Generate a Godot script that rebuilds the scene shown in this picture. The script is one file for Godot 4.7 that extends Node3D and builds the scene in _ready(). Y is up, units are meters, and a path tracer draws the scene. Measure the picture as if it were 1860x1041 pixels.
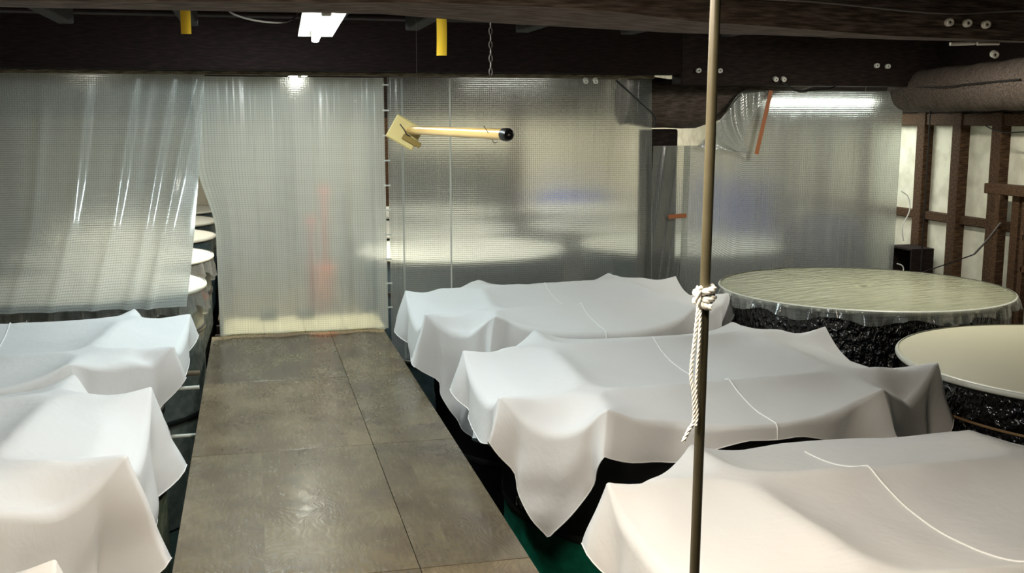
extends Node3D
# A brewery cellar: vats under white cloths beside a plywood walkway, clear vinyl sheeting behind.
# World: x to the right of the walkway, -z along it, y = 0 on the walkway's boards, metres.

const CURTAIN_Z := -8.3
const FLOOR_Y := -1.3

var mats := {}
var taken := {}
var rng := RandomNumberGenerator.new()

# ---------------------------------------------------------------- mesh building
class Shape:
	var v := PackedVector3Array()
	var n := PackedVector3Array()
	var t := PackedVector2Array()
	var i := PackedInt32Array()

	func tri(a: int, b: int, c: int) -> void:   # counter-clockwise seen from outside
		i.append(a); i.append(c); i.append(b)

	func quad_flat(a: Vector3, b: Vector3, c: Vector3, d: Vector3) -> void:
		var k := v.size()
		var nn := (b - a).cross(d - a).normalized()
		for p in [a, b, c, d]:
			v.append(p); n.append(nn); t.append(Vector2(p.x + p.y, p.z + p.y))
		tri(k, k + 1, k + 2); tri(k, k + 2, k + 3)

	func tri_flat(a: Vector3, b: Vector3, c: Vector3) -> void:
		var k := v.size()
		var nn := (b - a).cross(c - a).normalized()
		for p in [a, b, c]:
			v.append(p); n.append(nn); t.append(Vector2(p.x + p.y, p.z + p.y))
		tri(k, k + 1, k + 2)

	# box with chamfered edges
	func box(at: Vector3, size: Vector3, bevel := 0.004, turn := Basis.IDENTITY) -> void:
		var h := size * 0.5
		var e := minf(bevel, minf(h.x, minf(h.y, h.z)) * 0.6)
		var c := func(sx, sy, sz, ax): # corner, on the face across axis ax
			var p := Vector3(sx * (h.x - e), sy * (h.y - e), sz * (h.z - e))
			if ax == 0: p.x = sx * h.x
			elif ax == 1: p.y = sy * h.y
			else: p.z = sz * h.z
			return at + turn * p
		for s in [-1, 1]:
			var f := [[c.call(s, -1, -1, 0), c.call(s, 1, -1, 0), c.call(s, 1, 1, 0), c.call(s, -1, 1, 0)], [c.call(-1, s, -1, 1), c.call(-1, s, 1, 1), c.call(1, s, 1, 1), c.call(1, s, -1, 1)], [c.call(-1, -1, s, 2), c.call(1, -1, s, 2), c.call(1, 1, s, 2), c.call(-1, 1, s, 2)]]
			for q in f:
				if s > 0: quad_flat(q[0], q[1], q[2], q[3])
				else: quad_flat(q[3], q[2], q[1], q[0])
		for a in [-1, 1]:
			for b in [-1, 1]:
				var es := [[c.call(-1, a, b, 1), c.call(1, a, b, 1), c.call(1, a, b, 2), c.call(-1, a, b, 2)], [c.call(a, -1, b, 0), c.call(a, 1, b, 0), c.call(a, 1, b, 2), c.call(a, -1, b, 2)], [c.call(a, b, -1, 0), c.call(a, b, 1, 0), c.call(a, b, 1, 1), c.call(a, b, -1, 1)]]
				for q in es:
					out_quad(q, at)
				for d in [-1, 1]:
					var p := [c.call(a, b, d, 0), c.call(a, b, d, 1), c.call(a, b, d, 2)]
					if (p[1] - p[0]).cross(p[2] - p[0]).dot((p[0] + p[1] + p[2]) / 3.0 - at) > 0.0: tri_flat(p[0], p[1], p[2])
					else: tri_flat(p[0], p[2], p[1])

	func out_quad(q: Array, at: Vector3) -> void:
		var mid: Vector3 = (q[0] + q[1] + q[2] + q[3]) / 4.0
		if (q[1] - q[0]).cross(q[3] - q[0]).dot(mid - at) > 0.0: quad_flat(q[0], q[1], q[2], q[3])
		else: quad_flat(q[3], q[2], q[1], q[0])

	# tube along a path; r is one radius or one per point
	func tube(path: PackedVector3Array, r, sides := 10, caps := true) -> void:
		var m := path.size()
		var side := Vector3.ZERO
		var first := v.size()
		var run := 0.0
		for k in m:
			var d := (path[mini(k + 1, m - 1)] - path[maxi(k - 1, 0)]).normalized()
			if side == Vector3.ZERO:
				side = d.cross(Vector3.UP if absf(d.y) < 0.9 else Vector3.RIGHT).normalized()
			side = (side - d * side.dot(d)).normalized()
			var other := d.cross(side)
			var rad: float = r[k] if r is Array or r is PackedFloat32Array else r
			if k > 0: run += path[k].distance_to(path[k - 1])
			for s in sides + 1:
				var a := TAU * s / sides
				var o := side * cos(a) + other * sin(a)
				v.append(path[k] + o * rad); n.append(o); t.append(Vector2(float(s) / sides, run))
		for k in m - 1:
			for s in sides:
				var a := first + k * (sides + 1) + s
				var b := a + sides + 1
				tri(a, a + 1, b + 1); tri(a, b + 1, b)
		if caps:
			for end in [0, m - 1]:
				var d: Vector3 = (path[0] - path[1]).normalized() if end == 0 else (path[m - 1] - path[m - 2]).normalized()
				var k := v.size()
				v.append(path[end]); n.append(d); t.append(Vector2.ZERO)
				for s in sides + 1:
					v.append(v[first + end * (sides + 1) + s]); n.append(d); t.append(Vector2.ZERO)
				for s in sides:
					if end == 0: tri(k, k + 2 + s, k + 1 + s)
					else: tri(k, k + 1 + s, k + 2 + s)

	# turned shape: profile of (radius, height), from the outside bottom up and over
	func lathe(profile: PackedVector2Array, segs := 48, at := Vector3.ZERO) -> void:
		var first := v.size()
		var m := profile.size()
		for k in m:
			var d := (profile[mini(k + 1, m - 1)] - profile[maxi(k - 1, 0)]).normalized()
			for s in segs + 1:
				var a := TAU * s / segs
				var o := Vector3(cos(a), 0, sin(a))
				v.append(at + o * profile[k].x + Vector3.UP * profile[k].y)
				n.append((o * d.y - Vector3.UP * d.x).normalized()); t.append(Vector2(a * profile[k].x, profile[k].y))
		for k in m - 1:
			for s in segs:
				var a := first + k * (segs + 1) + s
				var b := a + segs + 1
				tri(a, b, b + 1); tri(a, b + 1, a + 1)

	# grid of points, row after row of nu + 1; normals from the points
	func grid(p: PackedVector3Array, nu: int, nv: int, uv: PackedVector2Array, flip := false) -> void:
		var first := v.size()
		var w := nu + 1
		for b in nv + 1:
			for a in w:
				var du := p[b * w + mini(a + 1, nu)] - p[b * w + maxi(a - 1, 0)]
				var dv := p[mini(b + 1, nv) * w + a] - p[maxi(b - 1, 0) * w + a]
				var nn := dv.cross(du).normalized()
				v.append(p[b * w + a]); n.append(-nn if flip else nn); t.append(uv[b * w + a])
		for b in nv:
			for a in nu:
				var k := first + b * w + a
				if flip:
					tri(k, k + 1, k + w + 1); tri(k, k + w + 1, k + w)
				else:
					tri(k, k + w + 1, k + 1); tri(k, k + w, k + w + 1)

	func mesh() -> ArrayMesh:
		var arr := []
		arr.resize(Mesh.ARRAY_MAX)
		arr[Mesh.ARRAY_VERTEX] = v; arr[Mesh.ARRAY_NORMAL] = n; arr[Mesh.ARRAY_TEX_UV] = t; arr[Mesh.ARRAY_INDEX] = i
		var am := ArrayMesh.new()
		am.add_surface_from_arrays(Mesh.PRIMITIVE_TRIANGLES, arr)
		return am

func numbered(called: String) -> String:
	var k: int = taken.get(called, 0)
	taken[called] = k + 1
	return called if k == 0 else "%s_%03d" % [called, k]

func tag(o: Node3D, label: String, category: String, group := "", kind := "") -> Node3D:
	o.set_meta("label", label)
	if category: o.set_meta("category", category)
	if group: o.set_meta("group", group)
	if kind: o.set_meta("kind", kind)
	return o

func thing(called: String, at: Vector3, label: String, category: String, group := "") -> Node3D:
	var o := Node3D.new()
	o.name = numbered(called)
	add_child(o)
	o.position = at
	return tag(o, label, category, group)

func part(s, called: String, mat: String, parent: Node = null, at := Vector3.ZERO) -> MeshInstance3D:
	var o := MeshInstance3D.new()
	o.mesh = s.mesh() if s is Shape else s
	o.material_override = null
	o.set_surface_override_material(0, mats[mat])
	o.position = at
	if parent == null:
		o.name = numbered(called)
		add_child(o)
	else:
		o.name = called
		parent.add_child(o, true)
	return o

func structure(s, called: String, mat: String) -> MeshInstance3D:
	var o := part(s, called, mat)
	o.set_meta("kind", "structure")
	return o

func boxed(at: Vector3, size: Vector3, bevel := 0.004, turn := Basis.IDENTITY) -> Shape:
	var s := Shape.new()
	s.box(at, size, bevel, turn)
	return s

func tubed(path: Array, r, sides := 10) -> Shape:
	var s := Shape.new()
	s.tube(PackedVector3Array(path), r, sides)
	return s

func smooth_path(pts: Array, per := 8) -> PackedVector3Array:
	var out := PackedVector3Array()
	for k in pts.size() - 1:
		var a: Vector3 = pts[maxi(k - 1, 0)]
		var d: Vector3 = pts[mini(k + 2, pts.size() - 1)]
		for j in per:
			out.append((pts[k] as Vector3).cubic_interpolate(pts[k + 1], a, d, float(j) / per))
	out.append(pts[-1])
	return out

# ---------------------------------------------------------------- textures and materials
func noise_map(freq: float, size := 512, octaves := 4, normal := false, seed_ := 1, bump := 4.0) -> NoiseTexture2D:
	var f := FastNoiseLite.new()
	f.noise_type = FastNoiseLite.TYPE_SIMPLEX_SMOOTH
	f.frequency = freq; f.fractal_octaves = octaves; f.seed = seed_
	var t := NoiseTexture2D.new()
	t.width = size; t.height = size; t.seamless = true; t.noise = f
	t.as_normal_map = normal; t.bump_strength = bump
	return t

func ramp(t: NoiseTexture2D, colors: Array, stops: Array) -> NoiseTexture2D:
	var g := Gradient.new()
	g.colors = PackedColorArray(colors); g.offsets = PackedFloat32Array(stops)
	t.color_ramp = g
	return t

func mat(called: String, c: Color, rough := 0.8, spec := 0.5) -> StandardMaterial3D:
	var m := StandardMaterial3D.new()
	m.resource_name = called
	m.albedo_color = c; m.roughness = rough; m.metallic_specular = spec
	mats[called] = m
	return m

func tri_map(m: StandardMaterial3D, scale: Vector3) -> void:
	m.uv1_triplanar = true; m.uv1_world_triplanar = true; m.uv1_scale = scale

func plywood_images() -> Array:
	# rotary-cut veneer: contour lines of a slow noise, drawn out along the sheet
	var f := FastNoiseLite.new(); f.seed = 11; f.frequency = 1.0; f.fractal_octaves = 2
	var fine := FastNoiseLite.new(); fine.seed = 12; fine.frequency = 1.0; fine.fractal_octaves = 3
	var w := 384
	var h := 640
	var col := Image.create_empty(w, h, false, Image.FORMAT_RGB8)
	var ro := Image.create_empty(w, h, false, Image.FORMAT_RGB8)
	var hi := Image.create_empty(w, h, false, Image.FORMAT_RGB8)
	for y in h:
		for x in w:
			var u := x / float(w) * 1.0
			var q := y / float(h) * 1.7
			var slow := f.get_noise_2d(u * 2.6 + 0.25 * fine.get_noise_2d(u * 3.0, q * 3.0), q * 0.85)
			var g := 0.5 + 0.5 * sin(slow * 62.0)
			g = g * g
			var dust := fine.get_noise_2d(u * 60.0, q * 9.0)
			var stain := fine.get_noise_2d(u * 2.3 + 40.0, q * 1.9)
			var b := 0.86 + 0.09 * g + 0.06 * dust + 0.16 * stain
			col.set_pixel(x, y, Color(b, b * (0.985 + 0.02 * stain), b * (0.96 - 0.03 * stain)))
			var r := clampf(0.72 - 0.28 * g + 0.18 * stain + 0.1 * dust, 0.0, 1.0)
			ro.set_pixel(x, y, Color(r, r, r))
			var k := clampf(0.5 + 0.4 * (g - 0.5) + 0.2 * dust, 0.0, 1.0)
			hi.set_pixel(x, y, Color(k, k, k))
	return [ImageTexture.create_from_image(col), ImageTexture.create_from_image(ro), ImageTexture.create_from_image(hi)]

func thread_image() -> Array:
	# cells of the woven net inside clear vinyl: 8 by 8 cells
	var w := 128
	var col := Image.create_empty(w, w, false, Image.FORMAT_RGB8)
	var hi := Image.create_empty(w, w, false, Image.FORMAT_RGB8)
	for y in w:
		for x in w:
			var a := absf((x % 16) - 7.5) / 8.0
			var b := absf((y % 16) - 7.5) / 8.0
			var th := maxf(smoothstep(0.62, 0.95, a) * 0.85, smoothstep(0.55, 0.95, b))
			var c := 1.0 - 0.13 * th
			col.set_pixel(x, y, Color(c, c, c))
			hi.set_pixel(x, y, Color(th, th, th))
	return [ImageTexture.create_from_image(col), ImageTexture.create_from_image(hi)]

func make_materials() -> void:
	var ply := plywood_images()
	for k in 3:
		var m := mat("plywood_%d" % k, [Color(0.475, 0.435, 0.355), Color(0.455, 0.42, 0.35), Color(0.49, 0.44, 0.355)][k], 0.38, 0.5)
		m.albedo_texture = ply[0]; m.roughness_texture = ply[1]
		m.heightmap_enabled = true; m.heightmap_texture = ply[2]; m.heightmap_scale = 0.06
		m.uv1_triplanar = true; m.uv1_world_triplanar = true
		m.uv1_scale = Vector3(0.9, 1.0, 0.55); m.uv1_offset = Vector3([0.0, 0.37, 0.61][k], 0.2, [0.1, 0.45, 0.8][k])
	var grain := noise_map(0.03, 512, 4, false, 3)
	ramp(grain, [Color(0.62, 0.6, 0.58), Color(1, 1, 1)], [0.2, 0.8])
	var rough_relief := noise_map(0.05, 512, 4, false, 8)
	for d in [["dark_wood", Color(0.18, 0.13, 0.11), 0.8], ["ceiling_wood", Color(0.14, 0.085, 0.075), 0.9], ["joist_wood", Color(0.17, 0.15, 0.14), 0.85], ["stud_wood", Color(0.37, 0.275, 0.19), 0.8], ["pale_wood", Color(0.55, 0.5, 0.42), 0.8], ["beam_wood", Color(0.42, 0.37, 0.335), 0.8]]:
		var m := mat(d[0], d[1], d[2], 0.35)
		m.albedo_texture = grain; tri_map(m, Vector3(0.5, 4.0, 2.5))
		m.heightmap_enabled = true; m.heightmap_texture = rough_relief; m.heightmap_scale = 0.25
	var blot := noise_map(0.012, 512, 5, false, 5)
	ramp(blot, [Color(0.92, 0.915, 0.9), Color(1, 1, 1)], [0.25, 0.65])
	var pl := mat("plaster", Color(0.9, 0.88, 0.8), 0.95, 0.3)
	pl.albedo_texture = blot; tri_map(pl, Vector3(0.7, 0.7, 0.7))
	var pg := mat("grey_board", Color(0.36, 0.36, 0.33), 0.85, 0.3)
	pg.albedo_texture = blot; tri_map(pg, Vector3(0.7, 0.7, 0.7))
	var fl := mat("floor_paint", Color(0.16, 0.22, 0.19), 0.5)
	fl.albedo_texture = blot; tri_map(fl, Vector3(0.9, 0.9, 0.9))
	var weave := noise_map(0.02, 512, 4, false, 21)
	var cl := mat("cotton", Color(0.9, 0.9, 0.895), 0.9, 0.25)
	cl.heightmap_enabled = true; cl.heightmap_texture = weave; cl.heightmap_scale = 0.1
	cl.uv1_scale = Vector3(1.6, 1.6, 1)
	cl.backlight_enabled = true; cl.backlight = Color(0.35, 0.35, 0.35)
	mat("cotton_seam", Color(0.95, 0.95, 0.94), 0.9, 0.2)
	var crumple := noise_map(0.02, 512, 3, false, 31)
	var specks := noise_map(0.018, 512, 4, false, 33)
	ramp(specks, [Color(0.75, 0.8, 0.78), Color(1, 1, 1)], [0.3, 0.7])
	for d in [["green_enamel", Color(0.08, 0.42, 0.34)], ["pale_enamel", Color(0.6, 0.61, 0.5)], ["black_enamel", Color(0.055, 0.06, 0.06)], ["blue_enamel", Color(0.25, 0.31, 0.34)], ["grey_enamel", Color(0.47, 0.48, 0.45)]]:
		var m := mat(d[0], d[1], 0.32, 0.5)
		m.albedo_texture = specks; tri_map(m, Vector3(1.5, 1.5, 1.5))
	var film := mat("black_film", Color(0.045, 0.047, 0.05), 0.16, 0.6)
	film.heightmap_enabled = true; film.heightmap_texture = crumple; film.heightmap_scale = 2.2; tri_map(film, Vector3(2.2, 1.3, 2.2))
	var lid := mat("cream_lid", Color(0.79, 0.77, 0.665), 0.5, 0.4)
	var lid2 := mat("filmed_lid", Color(0.64, 0.645, 0.54), 0.2, 0.55)
	lid2.heightmap_enabled = true; lid2.heightmap_texture = crumple; lid2.heightmap_scale = 1.6
	lid2.uv1_scale = Vector3(1.2, 1.2, 1)
	mat("white_lid", Color(0.9, 0.9, 0.86), 0.5, 0.4)
	mat("white_rim", Color(0.85, 0.85, 0.8), 0.35, 0.5)
	var th := thread_image()
	for d in [["vinyl", 0.2, 0.22, 0.2], ["vinyl_left", 0.24, 0.16, 0.3], ["vinyl_milky", 0.28, 0.15, 0.42], ["vinyl_clear", 0.12, 0.14, 0.12]]:
		var m := mat(d[0], Color(0.93, 0.94, 0.92, d[1]), d[2], 0.5)
		m.transparency = BaseMaterial3D.TRANSPARENCY_ALPHA
		m.refraction_enabled = true; m.refraction_scale = 0.035
		m.albedo_texture = th[0]
		m.heightmap_enabled = true; m.heightmap_texture = th[1]; m.heightmap_scale = 0.04 if d[0] == "vinyl" else 0.02
		m.clearcoat_enabled = true; m.clearcoat = 1.0; m.clearcoat_roughness = 0.12
		m.uv1_scale = Vector3(1.0 / 0.128, 1.0 / 0.128, 1)
		m.backlight_enabled = true; m.backlight = Color(d[3], d[3], d[3] * 0.97)
	mat("orange_tape", Color(0.62, 0.37, 0.22), 0.5)
	mat("white_tape", Color(0.8, 0.8, 0.76), 0.5)
	var br := mat("gold_pole", Color(0.83, 0.69, 0.42), 0.3, 0.6)
	br.clearcoat_enabled = true; br.clearcoat = 0.6; br.clearcoat_roughness = 0.25
	mat("blade_cream", Color(0.78, 0.72, 0.48), 0.6)
	mat("blade_wood", Color(0.5, 0.42, 0.2), 0.7)
	mat("black_rubber", Color(0.03, 0.03, 0.03), 0.35)
	mat("dark_wire", Color(0.1, 0.09, 0.08), 0.5)
	mat("grey_cable", Color(0.42, 0.4, 0.38), 0.6)
	var ch := mat("chain_steel", Color(0.42, 0.4, 0.38), 0.45); ch.metallic = 0.7
	var po := mat("pole_paint", Color(0.28, 0.265, 0.2), 0.38, 0.5)
	po.albedo_texture = blot; tri_map(po, Vector3(4, 1.5, 4))
	mat("rope_white", Color(0.94, 0.94, 0.91), 0.3)
	mat("rope_tan", Color(0.55, 0.44, 0.3), 0.8)
	mat("porcelain", Color(0.85, 0.84, 0.8), 0.2, 0.6)
	var ye := mat("yellow_paper", Color(0.92, 0.76, 0.22), 0.8, 0.3)
	ye.backlight_enabled = true; ye.backlight = Color(0.5, 0.4, 0.12)
	mat("lamp_white", Color(0.9, 0.9, 0.88), 0.4)
	var tube := mat("tube_glow", Color(1, 1, 1), 0.4)
	tube.emission_enabled = true; tube.emission = Color(0.97, 1.0, 0.96); tube.emission_energy_multiplier = 45.0
	var warm := mat("tube_glow_warm", Color(1, 1, 1), 0.4)
	warm.emission_enabled = true; warm.emission = Color(1.0, 0.95, 0.86); warm.emission_energy_multiplier = 30.0
	mat("steel_band", Color(0.12, 0.13, 0.12), 0.4)
	mat("white_mark", Color(0.8, 0.8, 0.76), 0.6)
	var ta := mat("blue_tarp", Color(0.1, 0.26, 0.68), 0.45)
	ta.heightmap_enabled = true; ta.heightmap_texture = crumple; ta.heightmap_scale = 2.0; tri_map(ta, Vector3(1.2, 1.2, 1.2))
	mat("navy_tarp", Color(0.13, 0.13, 0.24), 0.6)
	mat("red_paint", Color(0.72, 0.09, 0.08), 0.45)
	mat("orange_plastic", Color(0.9, 0.42, 0.06), 0.4)
	mat("cream_board", Color(0.83, 0.8, 0.65), 0.7)
	mat("black_plastic", Color(0.05, 0.05, 0.05), 0.5)

# ---------------------------------------------------------------- cloth
# A rectangular sheet laid over crossed slats on a vat: taut over the slats, dipping between them,
# rounded over the edge and hanging as far as the sheet reaches, so that its corners end in points.
func cover(called: String, label: String, tank: Vector2, area: Rect2, slats: Array, rim_r: float, rim_y: float, seam_x: float, seed_: int, flare := 0.1) -> void:
	var per := 34
	var rows_top := 30
	var rows_bend := 7
	var rows_fall := 18
	var dip := 0.1
	var noise := FastNoiseLite.new()
	noise.seed = seed_; noise.frequency = 1.0; noise.fractal_octaves = 2
	var ends := []
	for s in slats:
		ends.append(s[0]); ends.append(s[1])
	ends.sort_custom(func(p, q): return atan2(p.z - tank.y, p.x - tank.x) < atan2(q.z - tank.y, q.x - tank.x))
	var height := func(x: float, z: float) -> float:
		var o := Vector2(x, z)
		var sum := 0.0
		var best := 9.0
		var y := 0.0
		for s in slats:
			var s0 := Vector2(s[0].x, s[0].z)
			var s1 := Vector2(s[1].x, s[1].z)
			var near := Geometry2D.get_closest_point_to_segment(o, s0, s1)
			var d := near.distance_to(o)
			sum += exp(-d * 15.0)
			if d < best:
				best = d
				y = lerpf(s[0].y, s[1].y, s0.distance_to(near) / s0.distance_to(s1))
		var gap := maxf(-log(sum) / 15.0, 0.0)
		y -= dip * (1.0 - exp(-sqrt(gap * gap + 0.0002) / 0.17))
		return y + 0.004 * noise.get_noise_2d(x * 3.0, z * 3.0)
	var cols := ends.size() * per
	var p := PackedVector3Array()
	var uv := PackedVector2Array()
	var rows := rows_top + rows_bend + rows_fall
	p.resize((cols + 1) * (rows + 1)); uv.resize(p.size())
	for j in cols + 1:
		var i := (j / per) % ends.size()
		var f := float(j % per) / per
		var a: Vector3 = ends[i]
		var b: Vector3 = ends[(i + 1) % ends.size()]
		var e := Vector2(a.x, a.z).lerp(Vector2(b.x, b.z), f)
		var mid := 4.0 * f * (1.0 - f)
		var off := e - tank
		var reach := off.length()
		var out := off / reach
		# over the rim where the line between two slat ends would pass inside it
		reach = maxf(reach, rim_r + 0.022)
		# how far the sheet goes on in this direction
		var far := 9.0
		if absf(out.x) > 0.001: far = minf(far, ((area.end.x if out.x > 0 else area.position.x) - tank.x) / out.x)
		if absf(out.y) > 0.001: far = minf(far, ((area.end.y if out.y > 0 else area.position.y) - tank.y) / out.y)
		var swag := 0.08 * mid * smoothstep(0.05, 0.15, reach - rim_r) * smoothstep(0.1, 0.3, far - reach)
		var fall := maxf(far - reach, 0.055)
		var rf := 0.012 + 0.04 * mid
		rf = minf(rf, fall * 0.4)
		var inner := reach - rf
		var edge := tank + out * inner
		swag *= smoothstep(rim_r + 0.01, rim_r + 0.1, inner)
		var top: float = height.call(edge.x, edge.y) - swag
		var ridge := exp(-pow(minf(f, 1.0 - f) / 0.1, 2.0))
		var pleat := exp(-pow((minf(f, 1.0 - f) - 0.17) / 0.06, 2.0))
		for k in rows + 1:
			var at := k * (cols + 1) + j
			var q: Vector3
			var run := 0.0
			if k <= rows_top:
				var t := float(k) / rows_top
				var o := tank + out * inner * t
				q = Vector3(o.x, height.call(o.x, o.y) - swag * smoothstep(rim_r - 0.01, maxf(inner, rim_r + 0.02), inner * t), o.y)
				if inner * t > rim_r - 0.05 and inner * t < rim_r + 0.02: q.y = maxf(q.y, rim_y + 0.014)
				run = inner * t
			elif k <= rows_top + rows_bend:
				var an := float(k - rows_top) / rows_bend * PI / 2
				var o := tank + out * (inner + rf * sin(an))
				q = Vector3(o.x, top - rf * (1.0 - cos(an)), o.y)
				run = inner + rf * an
			else:
				var v := float(k - rows_top - rows_bend) / rows_fall * (fall - rf * 0.5)
				var n1 := noise.get_noise_2d(j * 0.045 + 7.0 * i, v * 2.2)
				var lean := v * (flare + 0.26 * ridge - 0.16 * pleat) - 0.25 * v * v * mid + v * 0.13 * n1
				var o := tank + out * maxf(reach + lean, rim_r + 0.018)
				var along := Vector2(-out.y, out.x) * v * 0.14 * noise.get_noise_2d(j * 0.03 + 50.0, v * 1.5 + 3.0 * i)
				q = Vector3(o.x + along.x, top - rf - v, o.y + along.y)
				run = reach + v
			p[at] = q
			uv[at] = Vector2(out.x, out.y) * run
	for k in rows + 1: p[k * (cols + 1) + cols] = p[k * (cols + 1)]
	var t := thing(called, Vector3(tank.x, rim_y, tank.y), label, "cloth", "white cloths over the vats")
	for k in p.size(): p[k] -= t.position
	var s := Shape.new()
	s.grid(p, cols, rows, uv, true)
	# the first and the last column are one line, the first row one point
	for k in rows + 1:
		var n := (s.n[k * (cols + 1)] + s.n[k * (cols + 1) + cols]).normalized()
		s.n[k * (cols + 1)] = n; s.n[k * (cols + 1) + cols] = n
	for j in cols + 1: s.n[j] = Vector3.UP
	part(s, "sheet", "cotton", t)
	var hem := Shape.new()
	var loop := PackedVector3Array()
	for j in cols + 1: loop.append(p[rows * (cols + 1) + j])
	hem.tube(loop, 0.0024, 6, false)
	part(hem, "hem", "cotton_seam", t)
	# the sewn seam: a welt across the top and down the near side
	var line := PackedVector3Array()
	for k in 61:
		var z := tank.y - rim_r * 0.86 + k / 60.0 * rim_r * 1.72
		line.append(Vector3(seam_x, height.call(seam_x, z) + 0.0012, z) - t.position)
	var best := 0
	for j in cols:
		var q := p[rows_top * (cols + 1) + j]
		var w := p[rows_top * (cols + 1) + best]
		if q.z > 0 and (w.z < 0 or absf(q.x + tank.x - seam_x) < absf(w.x + tank.x - seam_x)): best = j
	for k in range(rows_top, rows + 1): line.append(p[k * (cols + 1) + best] + s.n[k * (cols + 1) + best] * 0.0012)
	var sm := Shape.new()
	sm.tube(line, 0.0035, 6, true)
	part(sm, "seam", "cotton_seam", t)

# ---------------------------------------------------------------- vats
func vat(at: Vector2, r: float, rim_y: float, body_mat: String, label: String, group: String, hoops: Array, open := true) -> Node3D:
	var t := thing("vat", Vector3(at.x, FLOOR_Y, at.y), label, "vat", group)
	var h := rim_y - FLOOR_Y
	var s := Shape.new()
	var w := 0.02
	s.lathe(PackedVector2Array([Vector2(0, 0.0), Vector2(r - 0.03, 0.0), Vector2(r - 0.008, 0.02), Vector2(r - 0.008, h - 0.02), Vector2(r - 0.008, h - 0.012)]), 96)
	s.lathe(PackedVector2Array([Vector2(r - w, h - 0.012), Vector2(r - w, 0.05), Vector2(0, 0.05)]), 96)
	part(s, "body", body_mat, t)
	var rim := Shape.new()
	var ring := PackedVector2Array()
	for k in 9:
		var a := -PI * 0.6 + k / 8.0 * PI * 1.7
		ring.append(Vector2(r - 0.012 + cos(a) * 0.014, h - 0.008 + sin(a) * 0.012))
	rim.lathe(ring, 96)
	part(rim, "rim", "steel_band" if body_mat != "pale_enamel" else body_mat, t)
	for y in hoops:
		var hp := Shape.new()
		hp.lathe(PackedVector2Array([Vector2(r - 0.008, y - FLOOR_Y - 0.02), Vector2(r + 0.004, y - FLOOR_Y - 0.016), Vector2(r + 0.004, y - FLOOR_Y + 0.016), Vector2(r - 0.008, y - FLOOR_Y + 0.02)]), 72)
		part(hp, "hoop", "steel_band", t)
	return t

func lid(v: Node3D, r: float, y: float, m: String, dome := 0.012) -> Node3D:
	var s := Shape.new()
	s.lathe(PackedVector2Array([Vector2(r * 0.6, 0.004), Vector2(r + 0.012, 0.004), Vector2(r + 0.02, 0.012), Vector2(r + 0.012, 0.022), Vector2(r - 0.01, 0.026)]), 120)
	# the top, as rings so that its texture runs round and outwards
	var nr := 14
	var ns := 120
	var p := PackedVector3Array()
	var uv := PackedVector2Array()
	for b in nr + 1:
		for a in ns + 1:
			var f := 1.0 - float(b) / nr
			var an := TAU * a / ns
			var rr := (r - 0.01) * f
			p.append(Vector3(cos(an) * rr, 0.026 + dome * (1 - f * f), sin(an) * rr))
			uv.append(Vector2(cos(an) * rr * 0.25, sin(an) * rr + 0.25 * cos(an) * rr))
	s.grid(p, ns, nr, uv, true)
	var t := part(s, "lid", m, v, Vector3(0, y - FLOOR_Y, 0))
	var e := Shape.new()
	var ring := PackedVector2Array()
	for k in 9:
		var a := -PI * 0.5 + k / 8.0 * PI
		ring.append(Vector2(r + 0.012 + cos(a) * 0.014, 0.012 + sin(a) * 0.016))
	e.lathe(ring, 120)
	part(e, "edge_roll", "white_rim", t)
	return t

# ---------------------------------------------------------------- vinyl
# A sheet with two faces: f(u, v) gives the middle, u in metres across, v in metres down.
func sheet(w: float, h: float, nu: int, nv: int, f: Callable, thick := 0.0016) -> Shape:
	var p := PackedVector3Array()
	var uv := PackedVector2Array()
	for b in nv + 1:
		for a in nu + 1:
			var u := w * a / nu
			var q := h * b / nv
			p.append(f.call(u, q)); uv.append(Vector2(u, q))
	var s := Shape.new()
	s.grid(p, nu, nv, uv)
	var front := Shape.new()
	var back := Shape.new()
	var pf := p.duplicate()
	var pb := p.duplicate()
	for k in p.size():
		pf[k] = p[k] + s.n[k] * thick * 0.5
		pb[k] = p[k] - s.n[k] * thick * 0.5
	var o := Shape.new()
	o.grid(pf, nu, nv, uv)
	o.grid(pb, nu, nv, uv, true)
	# edges
	var ww := nu + 1
	for a in nu:
		o.quad_flat(pb[a], pf[a], pf[a + 1], pb[a + 1])
		var k := nv * ww + a
		o.quad_flat(pf[k], pb[k], pb[k + 1], pf[k + 1])
	for b in nv:
		var k := b * ww
		o.quad_flat(pf[k], pb[k], pb[k + ww], pf[k + ww])
		k += nu
		o.quad_flat(pb[k], pf[k], pf[k + ww], pb[k + ww])
	return o

func folds(u: float, seed_: float, scale := 1.0) -> float:
	return (0.45 * sin(u * 17.0 * scale + seed_) + 0.3 * sin(u * 29.0 * scale + seed_ * 2.3) + 0.18 * sin(u * 53.0 * scale + seed_ * 0.7) + 0.1 * sin(u * 91.0 * scale + seed_ * 1.9))

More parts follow.
